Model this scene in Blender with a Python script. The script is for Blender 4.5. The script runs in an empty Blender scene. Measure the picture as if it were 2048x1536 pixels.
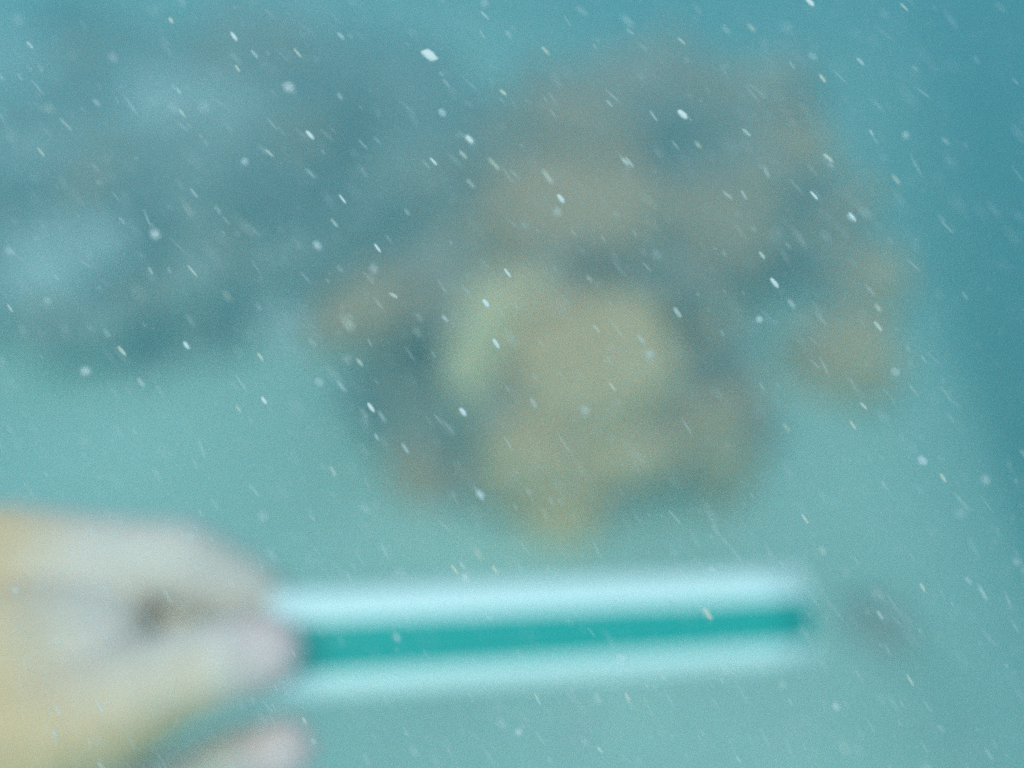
import bpy, bmesh, math, random
from mathutils import Vector, Matrix, noise
from mathutils.bvhtree import BVHTree

sc = bpy.context.scene
col = sc.collection
R = math.radians

# ------------------------------------------------------------------ camera
W, H = 2048.0, 1536.0
LENS, SENSOR = 35.0, 36.0
CAM_Z, PITCH = 0.95, 31.0
cd = bpy.data.cameras.new('camera')
cam = bpy.data.objects.new('camera', cd)
col.objects.link(cam)
cam.location = (0, 0, CAM_Z)
cam.rotation_euler = (R(90 - PITCH), 0, 0)
cd.lens, cd.sensor_width = LENS, SENSOR
cd.clip_start, cd.clip_end = 0.005, 200
cd.dof.use_dof = True
cd.dof.focus_distance = 0.11
cd.dof.aperture_fstop = 5.3
sc.camera = cam

# ------------------------------------------------------------------ light
SUN_EL, SUN_AZ = 52.0, -176.0      # sun high behind the diver, softened by the surface
wd = bpy.data.worlds.new('World')
sc.world = wd
wd.use_nodes = True
nt = wd.node_tree
bg = nt.nodes['Background']
sky = nt.nodes.new('ShaderNodeTexSky')
sky.sky_type = 'NISHITA'
sky.sun_disc = False
sky.sun_elevation = R(SUN_EL)
sky.sun_rotation = R(SUN_AZ)
nt.links.new(sky.outputs[0], bg.inputs[0])
bg.inputs[1].default_value = 0.11
sl = bpy.data.lights.new('sun', 'SUN')
sl.energy = 1.5
sl.angle = R(40)
sl.color = (0.80, 1.0, 0.92)     # sunlight already filtered by the water above
sun = bpy.data.objects.new('sun', sl)
col.objects.link(sun)
az, el = R(SUN_AZ), R(SUN_EL)
sdir = Vector((math.sin(az) * math.cos(el), math.cos(az) * math.cos(el), math.sin(el)))
sun.rotation_euler = sdir.to_track_quat('Z', 'Y').to_euler()
sun.location = sdir * 10

sc.view_settings.view_transform = 'Standard'
sc.view_settings.look = 'None'
sc.view_settings.gamma = 1
sc.view_settings.exposure = 0.80
sc.render.engine = 'CYCLES'
sc.cycles.use_denoising = False
sc.cycles.filter_width = 2.4
sc.cycles.max_bounces = 6
sc.cycles.volume_bounces = 2
sc.cycles.transparent_max_bounces = 24
sc.cycles.sample_clamp_indirect = 4
sc.cycles.use_adaptive_sampling = False

CM = cam.matrix_basis.copy()
CM = Matrix.Translation(cam.location) @ cam.rotation_euler.to_matrix().to_4x4()
CR = CM.to_3x3()
def ray(px, py):
    """direction through a photo pixel with depth component 1"""
    k = SENSOR / LENS / W
    return CR @ Vector(((px - W / 2) * k, (H / 2 - py) * k, -1.0))
def at(px, py, d):
    return CM.translation + ray(px, py) * d
def pxm(d):
    return SENSOR / LENS / W * d

# ------------------------------------------------------------------ helpers
def tag(o, label=None, cat=None, group=None, kind=None):
    if label: o['label'] = label
    if cat: o['category'] = cat
    if group: o['group'] = group
    if kind: o['kind'] = kind
    return o
def link_bm(name, bm, mats, parent=None, smooth=True):
    me = bpy.data.meshes.new(name)
    bm.to_mesh(me)
    bm.free()
    for m in (mats if isinstance(mats, (list, tuple)) else [mats]):
        me.materials.append(m)
    if smooth:
        for p in me.polygons: p.use_smooth = True
    o = bpy.data.objects.new(name, me)
    col.objects.link(o)
    if parent: o.parent = parent
    return o
def material(name, c1, c2, scale=8.0, rough=0.85, c3=None, bump=0.0, detail=6, alpha=1.0, spec=0.3):
    m = bpy.data.materials.new(name)
    m.use_nodes = True
    n, l = m.node_tree.nodes, m.node_tree.links
    b = n['Principled BSDF']
    tc = n.new('ShaderNodeTexCoord')
    nz = n.new('ShaderNodeTexNoise')
    nz.inputs['Scale'].default_value = scale
    nz.inputs['Detail'].default_value = detail
    nz.inputs['Roughness'].default_value = 0.62
    l.new(tc.outputs['Object'], nz.inputs['Vector'])
    cr = n.new('ShaderNodeValToRGB')
    e = cr.color_ramp.elements
    e[0].position, e[0].color = 0.32, (*c1, 1)
    e[1].position, e[1].color = 0.68, (*c2, 1)
    if c3:
        x = e.new(0.5); x.color = (*c3, 1)
    l.new(nz.outputs[0], cr.inputs[0])
    l.new(cr.outputs[0], b.inputs['Base Color'])
    b.inputs['Roughness'].default_value = rough
    b.inputs['Specular IOR Level'].default_value = spec
    b.inputs['Alpha'].default_value = alpha
    if bump:
        bp = n.new('ShaderNodeBump')
        bp.inputs['Strength'].default_value = bump
        bp.inputs['Distance'].default_value = 0.01
        n2 = n.new('ShaderNodeTexNoise')
        n2.inputs['Scale'].default_value = scale * 6
        n2.inputs['Detail'].default_value = 8
        l.new(tc.outputs['Object'], n2.inputs['Vector'])
        l.new(n2.outputs[0], bp.inputs['Height'])
        l.new(bp.outputs[0], b.inputs['Normal'])
    return m

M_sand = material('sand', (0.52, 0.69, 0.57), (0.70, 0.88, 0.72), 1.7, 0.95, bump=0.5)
M_reef = material('reef_rock', (0.27, 0.235, 0.19), (0.76, 0.56, 0.36), 7.0, 0.95, c3=(0.46, 0.35, 0.25), bump=0.8)
M_grey = material('rubble', (0.30, 0.29, 0.245), (0.58, 0.54, 0.45), 6.0, 0.95, bump=0.8)
M_pale = material('pale_rock', (0.54, 0.58, 0.54), (0.78, 0.80, 0.74), 7.0, 0.95, bump=0.6)
M_dark = material('dark_algae_shade', (0.20, 0.20, 0.18), (0.34, 0.32, 0.27), 7.0, 0.95, bump=0.6)  # weedy boulders and knobs; also painted shade for the hollow at the reef foot
M_tan = material('tan_coral', (0.82, 0.46, 0.19), (0.97, 0.62, 0.31), 14.0, 0.9, bump=0.8)
M_brown = material('brown_coral', (0.54, 0.31, 0.16), (0.72, 0.44, 0.24), 14.0, 0.9, bump=0.8)
M_yell = material('yellow_coral', (0.98, 0.67, 0.31), (0.99, 0.73, 0.41), 14.0, 0.9, bump=0.6)
M_oran = material('orange_coral', (0.93, 0.52, 0.20), (0.97, 0.62, 0.28), 14.0, 0.9, bump=0.6)
M_olive = material('olive_coral', (0.50, 0.34, 0.16), (0.66, 0.46, 0.24), 14.0, 0.9, bump=0.8)

# ------------------------------------------------------------------ seabed
def sstep(a, b, x):
    t = min(1, max(0, (x - a) / (b - a)))
    return t * t * (3 - 2 * t)
def ground_h(x, y):
    h = 0.035 * noise.noise(Vector((x * 1.3, y * 1.3, 3.1))) + 0.012 * noise.noise(Vector((x * 4, y * 4, 7.7)))
    edge = -0.02 + 0.345 * y + 0.10 * noise.noise(Vector((y * 0.9, 2.0, 0.5)))
    h -= (0.8 + 1.0 * sstep(0.8, 2.6, y)) * sstep(edge, edge + 1.35, x)                       # the shelf drops into deep water on the right
    h += 0.25 * sstep(1.6, 3.6, y) * (1 - sstep(-0.2, 0.7, x))  # and rises a little towards the rubble
    return h
def axis(lo, hi, mid0, mid1, n, m):
    a = [lo + (mid0 - lo) * (1 - (1 - i / m) ** 2) for i in range(m)]
    a += [mid0 + (mid1 - mid0) * i / n for i in range(n)]
    a += [mid1 + (hi - mid1) * (i / m) ** 2 for i in range(m + 1)]
    return a
bm = bmesh.new()
xs = axis(-25, 25, -3.0, 3.0, 150, 20)
ys = axis(-12, 40, 0.2, 6.0, 150, 20)
gv = [[bm.verts.new((x, y, ground_h(x, y))) for x in xs] for y in ys]
for j in range(len(ys) - 1):
    for i in range(len(xs) - 1):
        bm.faces.new((gv[j][i], gv[j][i + 1], gv[j + 1][i + 1], gv[j + 1][i]))
bm.normal_update()
ground_tree = BVHTree.FromBMesh(bm)
tag(link_bm('sand_seabed', bm, M_sand), kind='structure')

# ------------------------------------------------------------------ reef mound: a dome with hollows
def place(px, py, tree=ground_tree):
    d = ray(px, py)
    best = None
    for t in ([tree] if not isinstance(tree, (list, tuple)) else tree):
        loc, nrm, idx, dist = t.ray_cast(CM.translation, d.normalized())
        if loc and (best is None or dist < best[2]): best = (loc, nrm, dist)
    loc, nrm, dist = best
    return loc, nrm, dist / d.length
def lumpy(bm, c, r, scl, seed, sub=4, amp=0.25, freq=1.6, rot=None):
    """a knobbly rounded mass added to bm"""
    res = bmesh.ops.create_icosphere(bm, subdivisions=sub, radius=1.0)
    off = Vector((seed * 3.7, seed * 1.9, seed * 5.3))
    for v in res['verts']:
        p = v.co.normalized()
        k = 1 + amp * noise.noise(p * freq + off) + amp * 0.5 * noise.noise(p * freq * 2.3 + off) + amp * 0.25 * noise.noise(p * freq * 5 + off)
        q = Vector((p.x * scl[0], p.y * scl[1], p.z * scl[2])) * (k * r)
        if rot: q = rot @ q
        v.co = c + q
    return res['verts']

mound_obj = []
def dome(px, py, back, rx, ry, rz, seed, holes, label, name='reef_mound'):
    base, _, bd = place(px, py)
    c = Vector((base.x, base.y + back, ground_h(base.x, base.y + back) - 0.02))
    bm = bmesh.new()
    res = bmesh.ops.create_icosphere(bm, subdivisions=6, radius=1.0)
    for v in res['verts']:
        p = v.co.normalized()
        k = 1 + 0.26 * noise.noise(p * 1.9 + Vector((4, 2, seed))) + 0.16 * noise.noise(p * 4.3 + Vector((1, seed, 3))) + 0.07 * noise.noise(p * 10)
        v.co = c + Vector((p.x * rx, p.y * ry, p.z * rz)) * k
    bm.normal_update()
    t = BVHTree.FromBMesh(bm)
    for hx, hy, hr in holes:
        hit = t.ray_cast(CM.translation, ray(hx, hy).normalized())
        if hit[0] is None: continue
        r_ = hr * pxm(hit[3])
        for v in bm.verts:
            d = (v.co - hit[0]).length
            if d < r_ * 1.5:
                v.co -= hit[1] * (0.22 * (1 - sstep(0.55, 1.5, d / r_)))
    bm.normal_update()
    t = BVHTree.FromBMesh(bm)
    t_obj = tag(link_bm(name, bm, M_reef if name == 'reef_mound' else M_grey), label, 'reef', 'reef mounds on the shelf' if name == 'reef_mound' else None)
    mound_obj.append(t_obj)
    return t
mound_tree = [dome(1120, 985, 0.22, 0.33, 0.30, 0.40, 9, [(1135, 575, 62), (1330, 690, 70), (830, 770, 75), (1350, 975, 50)],
                   'dome shaped reef mound with dark hollows, nearest on the sand, carrying the curved yellow crest'),
              dome(1345, 725, 0.50, 0.46, 0.36, 0.47, 5, [(1330, 690, 70), (1560, 600, 55)],
                   'farther reef mound at the upper right, behind the nearer one, hazy and greyish brown')]
bank_tree = dome(300, 660, 0.95, 0.64, 1.0, 0.21, 2, [(520, 380, 60), (250, 430, 60)],
                 'low grey bank of coral rubble filling the upper left of the view', 'rubble_bank')
BOTH = [ground_tree, bank_tree] + mound_tree

def coral(name, px, py, rpx, mat, label, cat='coral', scl=(1, 1, 1), sink=0.35, seed=None, on=None, ang=0.0, amp=0.28, group=None, parent=None):
    """one knobbly colony resting on whatever the sight line meets"""
    loc, nrm, d = place(px, py, on or BOTH)
    r = rpx * pxm(d)
    bm = bmesh.new()
    q = CR @ Matrix.Rotation(R(ang), 3, 'Z')
    lumpy(bm, Vector(), r, scl, seed if seed is not None else px * 0.013 + py * 0.007, 4, amp, 1.8, q)
    o = link_bm(name, bm, mat)
    o.location = loc + nrm * r * min(scl) * (1 - 2 * sink) * 0.5
    if parent:
        o.parent = parent
        o['label'] = label
    else:
        tag(o, label, cat, group)
    return o

# the arched yellow colony: a crest bent round the left of a hollow
def crest(name, pts, mat, label, cat='coral'):
    bm = bmesh.new()
    locs = [(place(x, y, BOTH), r) for x, y, r in pts]
    base_ = locs[0][0][0].copy()
    for i in range(len(locs) - 1):
        (a, na, da), ra = locs[i]
        (b, nb, db), rb = locs[i + 1]
        for k in range(3):
            t = k / 3
            r = (ra + (rb - ra) * t) * pxm(da)
            lumpy(bm, a.lerp(b, t) + na * r * 0.4 - base_, r, (1, 1, 1), i * 3 + k + 1, 3, 0.2, 2.2)
    o = link_bm(name, bm, mat)
    rm = o.modifiers.new('r', 'REMESH'); rm.mode = 'VOXEL'; rm.voxel_size = 0.006
    sm = o.modifiers.new('s', 'SMOOTH'); sm.iterations = 4
    bake(o)
    o.location = base_
    tag(o, label, cat)
    return o
def bake(o):
    dg = bpy.context.evaluated_depsgraph_get()
    me = bpy.data.meshes.new_from_object(o.evaluated_get(dg))
    o.modifiers.clear()
    o.data = me
    for p in me.polygons: p.use_smooth = True

crest('crest_coral', [(1065, 580, 42), (1010, 595, 52), (970, 640, 58), (948, 705, 54), (950, 770, 42)], M_yell,
      'curved yellow coral crest arching round a hollow in the middle of the reef')
G = 'coral colonies on the reef mound'
coral('coral_colony', 1185, 735, 150, M_tan, 'broad tan coral head right of the curved yellow crest', scl=(1.1, 1.1, 0.6), group=G)
coral('coral_colony', 1112, 1045, 84, M_oran, 'small orange coral knob at the foot of the reef above the tube', scl=(1, 1, 0.9), sink=0.0, group=G)
coral('coral_colony', 1070, 915, 115, M_tan, 'rounded tan coral head just above the orange knob', scl=(1, 0.9, 0.7), group=G)
coral('coral_colony', 1235, 900, 100, M_tan, 'lumpy tan coral in the lower middle of the reef beside a dark gap', scl=(1.1, 0.8, 0.6), group=G)
coral('coral_colony', 1430, 905, 85, M_olive, 'olive brown coral at the lower right edge of the reef beside pale sand', scl=(0.9, 1.1, 0.7), group=G)
coral('coral_colony', 1668, 748, 112, M_tan, 'broad orange brown coral lump standing apart on the right side of the reef', scl=(1, 0.9, 0.8), sink=0.1, on=[ground_tree], group=G)
coral('coral_colony', 1725, 565, 75, M_tan, 'small tan coral lump high on the right rim of the shelf', scl=(1.1, 0.9, 0.8), sink=0.1, group=G)
coral('coral_colony', 745, 625, 100, M_brown, 'sloping brown coral lump on the left side beside a pale stone', scl=(1.2, 0.7, 0.8), ang=25, sink=0.15, group=G)
coral('coral_colony', 855, 950, 90, M_brown, 'dull brown coral stump at the lower left foot of the reef', scl=(0.75, 1.2, 0.7), ang=20, group=G)
coral('coral_colony', 1130, 430, 150, M_brown, 'wide brown coral sheet on the upper slope of the reef', scl=(1.3, 0.8, 0.35), group=G)
coral('coral_colony', 1400, 480, 130, M_brown, 'flat brown coral patch on the upper right slope of the reef', scl=(1.2, 0.9, 0.5), group=G)
coral('coral_colony', 1180, 270, 100, M_brown, 'hazy brown coral mass at the top of the reef', scl=(1.4, 0.8, 0.6), group=G)
coral('coral_colony', 1480, 800, 50, M_brown, 'little brown coral clump below the deep hollow on the right', group=G)

# pale and grey stones of the rubble slope, upper left
G2 = 'stones of the rubble slope'
stones = [
    (590, 690, 72, M_pale, 'pale stone lying on the sand left of the brown coral lump'),
    (45, 160, 88, M_pale, 'big pale stone at the far left edge near the top of the slope'),
    (345, 240, 80, M_pale, 'roundish pale stone in the upper left rubble'),
    (95, 580, 85, M_pale, 'large pale blue grey stone at the left edge of the rubble above the hand'),
    (60, 345, 48, M_pale, 'middling pale stone at the left edge between the two large pale ones'),
    (455, 215, 44, M_pale, 'small pale stone right of the roundish pale one in the upper left'),
    (185, 500, 68, M_pale, 'pale stone upper right of the large pale blue grey one'),
    (560, 555, 44, M_pale, 'small pale stone on the bank above the pale stone on the sand'),
    (600, 60, 60, M_pale, 'hazy pale stone near the top edge left of the middle'),
    (205, 300, 62, M_grey, 'grey stone between two pale stones on the rubble slope'),
    (395, 560, 62, M_grey, 'flat grey stone in front of the rubble slope'),
    (210, 660, 48, M_grey, 'small grey stone at the sand edge beside the large pale stone'),
    (520, 380, 80, M_dark, 'dark weedy boulder in the middle of the rubble slope'),
    (250, 430, 80, M_dark, 'dark weedy boulder left of centre in the rubble'),
    (640, 240, 85, M_dark, 'dark boulder high on the slope left of the hazy brown coral'),
    (470, 100, 85, M_grey, 'broad grey boulder near the upper edge of the slope'),
    (150, 80, 80, M_dark, 'dark boulder in the upper left corner'),
    (660, 470, 70, M_dark, 'dark weedy boulder just left of the reef mound'),
    (430, 700, 55, M_dark, 'low dark stone where rubble meets the sand'),
    (20, 420, 75, M_dark, 'dark boulder cut by the left edge of the view'),
    (300, 740, 40, M_dark, 'small dark stone lying alone on the sand in front of the rubble'),
    (800, 330, 70, M_grey, 'grey boulder behind the left shoulder of the reef mound'),
    (760, 800, 60, M_dark, 'dark lump standing in for the shaded hollow at the left foot of the reef'),  # base shadow of the reef put in as a dark coloured lump
    (1745, 1265, 62, M_grey, 'low grey rock on the sand just beyond the right end of the tube'),
]
for i, (x, y, r, m, lab) in enumerate(stones):
    coral('stone', x, y, r, m, lab, 'stone', (1.15, 0.95, 0.7), 0.25, i * 1.7 + 2, ang=(i * 47) % 60 - 30, amp=0.35, group=G2)

# small knobs crusting the mounds and rubble strewn over the bank and the sand
rk = random.Random(5)
def strew(n, x0, x1, y0, y1, trees, name, cat, mats, label, r0, r1, group, parent=None):
    for i in range(n):
        for _ in range(20):
            x, y = rk.uniform(x0, x1), rk.uniform(y0, y1)
            if trees is None: break
            g = ground_tree.ray_cast(CM.translation, ray(x, y).normalized())
            h = [t.ray_cast(CM.translation, ray(x, y).normalized()) for t in trees]
            h = [q for q in h if q[0]]
            if h and (trees[0] is ground_tree or min(q[3] for q in h) < g[3]): break
        else: continue
        m = rk.choice(list(mats))
        coral(name, x, y, rk.uniform(r0, r1), m, label % mats[m], cat, (1.1, 0.9, 0.75), 0.3, i * 0.77 + x * 0.01, ang=rk.uniform(-40, 40), amp=0.4, group=group,
    on=trees, parent=parent)
TB = {M_tan: 'tan', M_brown: 'brown', M_olive: 'olive', M_yell: 'yellowish'}
strew(48, 960, 1480, 560, 980, mound_tree[:1], 'coral_knob', 'coral', {M_tan: 'tan', M_brown: 'brown', M_yell: 'yellowish'},
      'small %s knob of coral', 9, 38, '', mound_obj[0])
strew(60, 980, 1760, 180, 680, mound_tree[1:], 'coral_knob', 'coral', {M_tan: 'tan', M_brown: 'brown', M_dark: 'dark weedy'},
      'small %s knob of coral', 9, 42, '', mound_obj[1])
strew(70, -20, 760, 60, 760, [bank_tree], 'rubble_stone', 'stone', {M_grey: 'grey', M_pale: 'pale', M_dark: 'dark', M_brown: 'brown'},
      'small %s rubble stone lying on the grey bank, one of many alike', 9, 44, 'rubble stones on the bank')
strew(16, 600, 2000, 1380, 1530, [ground_tree], 'rubble_stone', 'stone', {M_pale: 'pale'},
      'small %s rubble stone half buried in sand below the tube, one of several alike', 10, 26, 'rubble stones on the sand below the tube')

# ------------------------------------------------------------------ the striped tube
A_, B_ = at(535, 1293, 0.262), at(1596, 1233, 0.305)
TR, TD = 0.0144, 0.0075
ax = (B_ - A_).normalized()
view = ray(1070, 1262).normalized()
up = (view.cross(ax) * -1).normalized()
if up.z < 0: up.negate()
fw = ax.cross(up).normalized()
if fw.dot(view) > 0: fw.negate()          # fw points to the viewer
L = (B_ - A_).length
rotm = Matrix((ax, up, fw)).transposed()  # local x along, y up, z to the viewer
def stripe_material():
    m = bpy.data.materials.new('striped_plastic')
    m.use_nodes = True
    n, l = m.node_tree.nodes, m.node_tree.links
    b = n['Principled BSDF']
    tc = n.new('ShaderNodeTexCoord')
    sp = n.new('ShaderNodeSeparateXYZ')
    l.new(tc.outputs['Object'], sp.inputs[0])
    def math_(op, a, bb):
        k = n.new('ShaderNodeMath'); k.operation = op
        for i, x in enumerate((a, bb)):
            if isinstance(x, (int, float)): k.inputs[i].default_value = x
            else: l.new(x, k.inputs[i])
        return k.outputs[0]
    a = math_('ABSOLUTE', math_('ADD', sp.outputs[1], 0.0010), 0)
    f = math_('LESS_THAN', a, 0.0064)
    f = math_('MULTIPLY', f, math_('GREATER_THAN', sp.outputs[2], 0.0))
    f = math_('MULTIPLY', f, math_('LESS_THAN', sp.outputs[0], L + 0.01))
    mx = n.new('ShaderNodeMix'); mx.data_type = 'RGBA'
    l.new(f, mx.inputs[0])
    mx.inputs[6].default_value = (0.77, 0.93, 0.88, 1)
    mx.inputs[7].default_value = (0.016, 0.37, 0.32, 1)
    l.new(mx.outputs[2], b.inputs['Base Color'])
    b.inputs['Roughness'].default_value = 0.45
    b.inputs['Specular IOR Level'].default_value = 0.2
    return m
M_tube = stripe_material()
M_cap = material('white_plastic', (0.72, 0.84, 0.84), (0.78, 0.88, 0.88), 60, 0.4)
root = bpy.data.objects.new('striped_tube', None)
col.objects.link(root)
root.empty_display_size = 0.02
root.matrix_world = Matrix.Translation(A_) @ rotm.to_4x4()
tag(root, 'pale plastic tube with a green stripe along it held between thumb and finger', 'tube')
def ring_body(prof, n=48, wall=None):
    bm = bmesh.new()
    rows = [[bm.verts.new((x, s * TR * math.sin(2 * math.pi * i / n), s * TD * math.cos(2 * math.pi * i / n))) for i in range(n)] for x, s in prof]
    for a, b in zip(rows, rows[1:]):
        for i in range(n):
            bm.faces.new((a[i], a[(i + 1) % n], b[(i + 1) % n], b[i]))
    bm.faces.new(rows[0][::-1]); bm.faces.new(rows[-1])
    bmesh.ops.recalc_face_normals(bm, faces=bm.faces)
    return bm
link_bm('barrel', ring_body([(0, 0.93), (0.0008, 0.99), (0.0016, 1)] + [(L * k / 10, 1) for k in range(1, 10)] + [(L - 0.0012, 1)]), M_tube, root)
link_bm('end_cap', ring_body([(L - 0.0012, 0.97), (L - 0.001, 1.02), (L + 0.0002, 1.02), (L + 0.0005, 0.97), (L + 0.0005, 0.6)]), M_tube, root)

# ------------------------------------------------------------------ the diver's hand (left hand, forearm from the left)
def skin_material():
    m = bpy.data.materials.new('skin')
    m.use_nodes = True
    n, l = m.node_tree.nodes, m.node_tree.links
    b = n['Principled BSDF']
    at_ = n.new('ShaderNodeAttribute'); at_.attribute_name = 'tone'
    nz = n.new('ShaderNodeTexNoise'); nz.inputs['Scale'].default_value = 160; nz.inputs['Detail'].default_value = 8
    tc = n.new('ShaderNodeTexCoord'); l.new(tc.outputs['Object'], nz.inputs['Vector'])
    cr = n.new('ShaderNodeValToRGB')
    cr.color_ramp.elements[0].color = (0.82, 0.56, 0.31, 1)     # sallow back of the hand
    cr.color_ramp.elements[1].color = (0.87, 0.64, 0.59, 1)     # pink finger ends
    x = cr.color_ramp.elements.new(0.5); x.color = (0.81, 0.68, 0.57, 1)
    l.new(at_.outputs['Fac'], cr.inputs[0])
    mx = n.new('ShaderNodeMix'); mx.data_type = 'RGBA'; mx.blend_type = 'MULTIPLY'
    mx.inputs[0].default_value = 0.25
    l.new(cr.outputs[0], mx.inputs[6]); l.new(nz.outputs[0], mx.inputs[7])
    l.new(mx.outputs[2], b.inputs['Base Color'])
    b.inputs['Roughness'].default_value = 0.6
    b.inputs['Specular IOR Level'].default_value = 0.15
    b.inputs['Subsurface Weight'].default_value = 0.0
    return m
M_skin = skin_material()
M_nail = material('nail', (0.66, 0.52, 0.50), (0.72, 0.60, 0.58), 80, 0.35)

def sweep(bm, pts):
    """tapered limb: chain of overlapping spheres along the joints"""
    for (a, ra), (b, rb) in zip(pts, pts[1:]):
        n = max(2, int((b - a).length / (min(ra, rb) * 0.25)))
        for k in range(n + 1):
            t = k / n
            m = Matrix.Translation(a.lerp(b, t))
            bmesh.ops.create_icosphere(bm, subdivisions=2, radius=ra + (rb - ra) * t, matrix=m)
J = lambda x, y, d, r: (at(x, y, d), r)
wrist = J(-520, 1480, 0.262, 0.026)
thumb = [J(-330, 1470, 0.258, 0.022), J(-60, 1450, 0.247, 0.0205), J(130, 1440, 0.242, 0.0170), J(225, 1412, 0.242, 0.0155), J(340, 1358, 0.241, 0.0118), J(450, 1322, 0.242, 0.0114), J(530, 1303, 0.245, 0.0100)]
index = [J(-330, 1330, 0.268, 0.020), J(10, 1116, 0.262, 0.0152), J(180, 1112, 0.262, 0.0114), J(365, 1124, 0.263, 0.0112), J(478, 1184, 0.269, 0.0108), J(545, 1230, 0.276, 0.0096), J(580, 1275, 0.284, 0.0076)]
middle = [J(-330, 1380, 0.285, 0.020), J(30, 1300, 0.286, 0.0135), J(150, 1450, 0.288, 0.0108), J(275, 1610, 0.288, 0.0105), J(360, 1560, 0.280, 0.0092), J(440, 1520, 0.272, 0.0086), J(565, 1497, 0.260, 0.0088)]
ring = [J(-330, 1450, 0.300, 0.019), J(-10, 1400, 0.302, 0.0130), J(180, 1620, 0.308, 0.0100), J(110, 1740, 0.298, 0.0088), J(20, 1760, 0.285, 0.0078)]
little = [J(-340, 1530, 0.305, 0.018), J(-60, 1540, 0.308, 0.0115), J(90, 1740, 0.310, 0.0088), J(10, 1830, 0.300, 0.0078), J(-60, 1830, 0.290, 0.0068)]
forearm = [J(-2300, 2250, 0.270, 0.042), J(-1500, 1900, 0.266, 0.040), J(-800, 1600, 0.264, 0.030), wrist]
palm = [[wrist, c[0]] for c in (thumb, index, middle, ring, little)] + [[thumb[1], index[1]], [index[1], middle[1]], [middle[1], ring[1]], [ring[1], little[1]]]
bm = bmesh.new()
for ch in [forearm, thumb, index, middle, ring, little] + palm[:5]:
    sweep(bm, ch)
for (a, b) in palm[6:]:
    sweep(bm, [(a[0], a[1] * 0.85), (b[0], b[1] * 0.85)])
sweep(bm, [J(90, 1400, 0.252, 0.012), J(110, 1150, 0.264, 0.012)])
sweep(bm, [J(60, 1300, 0.251, 0.020), J(175, 1285, 0.254, 0.0165), J(215, 1265, 0.262, 0.0125), J(290, 1245, 0.274, 0.0110), J(390, 1240, 0.276, 0.0098), J(480, 1252, 0.270, 0.0098)])
hand = link_bm('person', bm, [M_skin, M_nail])
rm = hand.modifiers.new('r', 'REMESH'); rm.mode = 'VOXEL'; rm.voxel_size = 0.0011
sm = hand.modifiers.new('s', 'SMOOTH'); sm.iterations = 12; sm.factor = 0.5
bake(hand)
me = hand.data
if len(me.materials) == 0:
    me.materials.append(M_skin); me.materials.append(M_nail)
tips = [thumb[-1][0], index[-1][0], middle[-1][0], ring[-1][0], little[-1][0]]
tone = me.attributes.new('tone', 'FLOAT', 'POINT')
upv = CR @ Vector((0, 1, 0))
knuck = [index[3][0], index[4][0]]
for v in me.vertices:
    d = min((v.co - t).length for t in tips)
    k = 0.5 + 0.5 * (1 - sstep(0.008, 0.02, d))
    e = (v.co - at(360, 1180, 0.26)).length
    e = max(e, 0.045 * sstep(0.0, 0.006, (at(250, 1335, 0.255) - v.co).dot(upv)))
    deep = (v.co - CM.translation).dot(-(CR @ Vector((0, 0, 1))))
    k -= 0.5 * sstep(0.022, 0.05, e) * (1 if d > 0.02 else sstep(0.008, 0.02, d)) * (1 - sstep(0.254, 0.261, deep))
    tone.data[v.index].value = max(0, min(1, k))
# nails lie on the finger ends, part of the same mesh
bm = bmesh.new(); bm.from_mesh(me)
def nail(tip, prev, out, r):
    d = (tip - prev).normalized()
    o = (out - d * out.dot(d)).normalized()
    s = d.cross(o)
    c = tip + o * r * 0.62 + d * r * 0.15
    res = bmesh.ops.create_icosphere(bm, subdivisions=3, radius=1.0)
    for v in res['verts']:
        p = v.co.copy()
        v.co = c + d * p.x * r * 0.75 + s * p.y * r * 0.7 + o * (p.z * r * 0.32 - p.y * p.y * r * 0.18)
        for f in v.link_faces: f.material_index = 1; f.smooth = True
toward = -ray(500, 1300).normalized()
upv = CR @ Vector((0, 1, 0))
nail(thumb[-1][0], thumb[-2][0], toward * 0.8 + upv * -0.3, 0.0088)
nail(index[-1][0], index[-2][0], toward * -0.5 + upv, 0.0074)
nail(middle[-1][0], middle[-2][0], -toward + upv * -0.4, 0.0082)
nail(ring[-1][0], ring[-2][0], upv * -1, 0.0078)
nail(little[-1][0], little[-2][0], upv * -1, 0.0068)
bm.to_mesh(me); bm.free()
tag(hand, 'bare pale hand of a diver reaching in from the left edge, pinching a striped tube', 'person')

# ------------------------------------------------------------------ sediment flecks drifting in front of the lens
rng = random.Random(11)
def fleck_mat(name, c, alpha):
    return material(name, tuple(x * 0.85 for x in c), c, 900, 0.8, alpha=alpha, spec=0.1)
FM = [fleck_mat('bright_fleck', (0.90, 0.90, 0.86), 0.7), fleck_mat('warm_fleck', (0.80, 0.78, 0.66), 0.5),
      fleck_mat('dull_fleck', (0.82, 0.86, 0.84), 0.26), fleck_mat('faint_fleck', (0.84, 0.86, 0.84), 0.13)]
def fleck_mesh(kind, mat, seed):
    bm = bmesh.new()
    bmesh.ops.create_icosphere(bm, subdivisions=2, radius=0.5)
    rr = random.Random(seed)
    off = Vector((seed, seed * 2.3, seed * 0.7))
    for v in bm.verts:
        p = v.co.copy()
        n = 1 + 0.35 * noise.noise(p * 3.5 + off)
        if kind == 'sliver':   v.co = Vector((p.x, p.y * n, p.z * n * 0.7))
        elif kind == 'flake':  v.co = Vector((max(-0.42, min(0.42, p.x * 1.2)) + p.y * 0.35, max(-0.34, min(0.34, p.y * 1.1)) * n, p.z * 0.3))
        else:                  v.co = p * n
    me = bpy.data.meshes.new('sediment_fleck')
    bm.to_mesh(me); bm.free()
    me.materials.append(mat)
    for q in me.polygons: q.use_smooth = True
    return me
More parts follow.
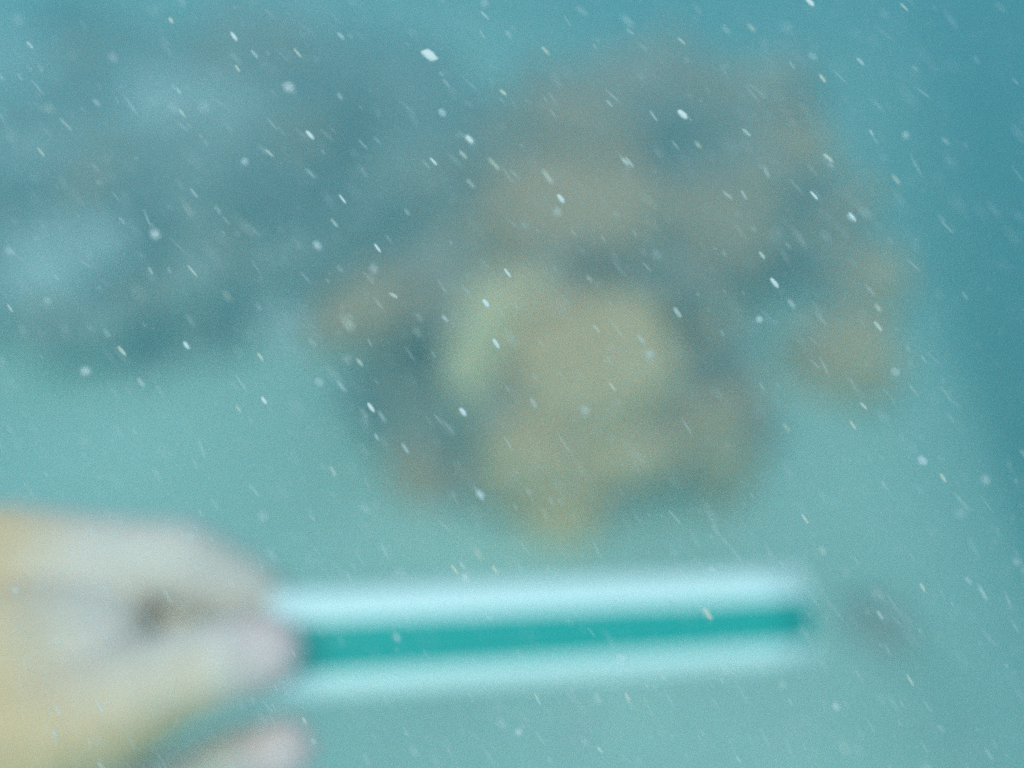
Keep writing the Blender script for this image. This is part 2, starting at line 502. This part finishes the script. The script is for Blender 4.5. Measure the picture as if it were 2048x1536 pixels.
FMESH = {(k, i): fleck_mesh(k, FM[i], 3 + 7 * i + j) for i in range(4) for j, k in enumerate(('sliver', 'flake', 'clump'))}
def drift(px, py, jit):
    """current direction at a place, in the plane facing the drift"""
    a = R(46 + 15 * py / H + rng.gauss(0, jit))
    return CR @ Vector((math.cos(a), -math.sin(a), rng.gauss(0, 0.15)))
FG = 'sediment flecks drifting in the water'
def fleck_matrix(px, py, d, lpx, wpx, jit=5.0):
    x = drift(px, py, jit).normalized()
    n = (CR @ Vector((0, 0, 1)))
    y = n.cross(x).normalized(); z = x.cross(y)
    s = pxm(d)
    m = Matrix((x * lpx * s, y * wpx * s, z * wpx * s)).transposed().to_4x4()
    return Matrix.Translation(at(px, py, d)) @ m
def fleck(px, py, d, lpx, wpx, kind, mi, label, jit=5.0):
    o = bpy.data.objects.new('sediment_fleck', FMESH[(kind, mi)])
    col.objects.link(o)
    o.matrix_world = fleck_matrix(px, py, d, lpx, wpx, jit)
    tag(o, label, 'fleck', FG)
    return o
# the ones that stand out: x, y, depth, length, width, shape, material
SH = 0.135
named = [
 (859, 111, .13, 36, 24, 'flake', 0, 'biggest bright white flake of sediment, rhomb shaped, near the top of the view'),
 (1415, 1228, .15, 34, 17, 'flake', 1, 'oblong pale fleck crossing the green stripe near the right end of the tube'),
 (578, 176, .105, 20, 18, 'clump', 0, 'round bright bluish white speck high on the left above the rubble slope'),
 (311, 469, .105, 20, 17, 'clump', 0, 'round soft white speck over the dark boulder left of centre in the rubble'),
 (172, 744, .105, 18, 16, 'clump', 0, 'round soft speck low on the left, over the sand above the hand'),
 (1970, 960, .10, 20, 16, 'clump', 2, 'round dim speck at the right edge over the deep blue water'),
 (685, 398, .135, 28, 5, 'sliver', 0, 'very sharp thin white sliver left of the reef, brightest of the thin ones'),
 (972, 607, .13, 24, 11, 'sliver', 0, 'stout white fleck in front of the top of the curved yellow crest'),
 (992, 687, .13, 27, 9, 'sliver', 0, 'white fleck just inside the bend of the curved yellow crest'),
 (926, 824, .125, 24, 11, 'sliver', 0, 'stout white fleck below the curved yellow crest'),
 (742, 815, .13, 27, 9, 'sliver', 0, 'white fleck over the dark lump of painted shade at the left foot of the reef'),
 (1549, 566, .13, 30, 10, 'sliver', 0, 'stout bright fleck over the right side of the reef, left of the small tan lump'),
 (1628, 391, .135, 27, 6, 'sliver', 0, 'bright sharp sliver in the upper right, upper of a close pair'),
 (1705, 434, .135, 27, 7, 'sliver', 0, 'bright sharp sliver in the upper right, lower of a close pair'),
 (1365, 229, .13, 30, 14, 'sliver', 0, 'stout white fleck with a pointed tail, high right of centre'),
 (939, 279, .12, 26, 12, 'sliver', 0, 'stout soft fleck above the reef mound, left of its top'),
 (867, 323, .135, 24, 6, 'sliver', 0, 'sharp white sliver to the lower left of a stout soft fleck above the reef'),
 (620, 270, .13, 28, 9, 'sliver', 0, 'white fleck over the dark boulder high on the slope'),
 (468, 73, .13, 26, 8, 'sliver', 0, 'white fleck over the broad grey boulder near the top left'),
 (1122, 398, .13, 26, 11, 'sliver', 0, 'stout white fleck over the wide brown coral sheet'),
 (1620, 5, .13, 26, 11, 'sliver', 0, 'stout white fleck cut by the top edge on the right'),
 (1610, 1038, .135, 28, 6, 'sliver', 1, 'warm sliver over the sand above the right end of the tube'),
 (1706, 851, .135, 28, 6, 'sliver', 1, 'warm sliver just below the broad orange brown coral lump'),
 (1886, 956, .13, 26, 8, 'sliver', 1, 'warm fleck over the blue water near the right edge'),
 (373, 691, .125, 22, 9, 'sliver', 0, 'bluish white fleck over the low dark stone where rubble meets sand'),
 (528, 801, .13, 22, 8, 'sliver', 0, 'short white fleck over the sand below the pale stone'),
 (110, 1466, .12, 20, 10, 'sliver', 1, 'pale fleck in front of the heel of the hand'),
 (1015, 546, .135, 26, 6, 'sliver', 0, 'sharp sliver just above the curved yellow crest'),
 (755, 496, .135, 26, 6, 'sliver', 0, 'sharp sliver over the dark boulder just left of the reef mound'),
 (1355, 625, .13, 30, 11, 'sliver', 2, 'dim stout fleck over the deep hollow on the right of the reef'),
]
for x, y, d, l_, w_, k, mi, lab in named:
    d = {.105: .096, .10: .095, .12: .104, .125: .106, .13: .1075, .135: .11, .15: .117}[d]
    if w_ < 20: l_, w_ = l_ * 0.9, w_ * 0.85
    fleck(x, y, d, l_, w_, k, mi, lab, 2.0)
minor = [(436,420),(388,386),(244,441),(475,137),(342,41),(82,304),(364,226),(193,205),(509,108),(595,106),(682,72),(680,193),(60,90),(622,347),
 (477,818),(20,616),(301,541),(282,765),(244,702),(666,943),(680,538),(521,714),(683,773),(729,345),(726,289),(1307,232),(1006,185),(1219,207),(814,424),
 (1250,323),(1259,324),(1091,102),(970,31),(1260,63),(1363,82),(941,367),(1396,290),(1656,316),(1792,359),(1721,123),(1584,130),(1645,157),(1503,56),
 (1488,390),(1524,511),(1533,345),(1493,265),(1891,282),(1808,14),(787,591),(1067,806),(1179,557),(669,446),(890,637),(1225,774),(1282,678),(753,874),
 (1727,812),(1193,657),(1756,653),(1756,616),(1583,607),(1294,534),(1760,1230),(1255,1395),(1075,1398),(1820,1360),(1200,1500),(990,1140),(910,1140),(1845,1175)]
LAB = 'small slim pale sediment fleck drifting in the hazy water, one among hundreds alike'
for x, y in minor:
    fleck(x, y, rng.choice([.103, .107, .109, .111, .114, .118]), rng.uniform(17, 30), rng.uniform(3.5, 7), 'sliver', rng.choice([1, 1, 2, 2, 2, 3]), LAB)
n_ind = 300 - len(named) - len(minor)
for i in range(n_ind):
    x, y = rng.uniform(-20, 2068), rng.uniform(-20, 1556) ** 1.0
    d = 1 / rng.choice([rng.uniform(8.3, 9.9), rng.uniform(6.6, 8.6), rng.uniform(9.5, 11)])
    if rng.random() < 0.22: fleck(x, y, d, rng.uniform(16, 26), rng.uniform(11, 18), 'clump', rng.choice([2, 3, 3]), LAB)
    else: fleck(x, y, d, rng.uniform(14, 40), rng.uniform(3, 6), 'sliver', rng.choice([1, 2, 2, 3, 3, 3]), LAB)
# the haze of finer flecks: nobody could count them
bm = bmesh.new()
for i in range(4200):
    x, y = rng.uniform(-250, 2300), rng.uniform(-250, 1790)
    d = 1 / rng.uniform(1 / 0.6, 1 / 0.09)
    if d > 0.225 and y > 930 and x < 1750: d = rng.uniform(.09, .22)
    m = fleck_matrix(x, y, d, rng.choice([rng.uniform(8, 24), rng.uniform(20, 70)]), rng.uniform(1.8, 5), 6.0)
    bmesh.ops.create_icosphere(bm, subdivisions=1, radius=0.5, matrix=m)
tag(link_bm('fine_sediment', bm, FM[3]), 'fine pale sediment suspended all through the water', 'sediment', kind='stuff')

# ------------------------------------------------------------------ the water itself: one even volume
bm = bmesh.new()
bmesh.ops.create_cube(bm, size=1.0)
for v in bm.verts:
    v.co = Vector((v.co.x * 56, 14 + v.co.y * 58, -1.75 + (v.co.z * 6.4)))
hz = bpy.data.materials.new('water_haze')
hz.use_nodes = True
n, l = hz.node_tree.nodes, hz.node_tree.links
for x in list(n):
    if x.type == 'BSDF_PRINCIPLED': n.remove(x)
out = [x for x in n if x.type == 'OUTPUT_MATERIAL'][0]
pv = n.new('ShaderNodeVolumePrincipled')
pv.inputs['Color'].default_value = (0.305, 0.675, 0.715, 1)
pv.inputs['Density'].default_value = 0.44
pv.inputs['Anisotropy'].default_value = 0.2
l.new(pv.outputs[0], out.inputs['Volume'])
tag(link_bm('haze', bm, hz, smooth=False), 'hazy blue green sea water', 'water', kind='stuff')
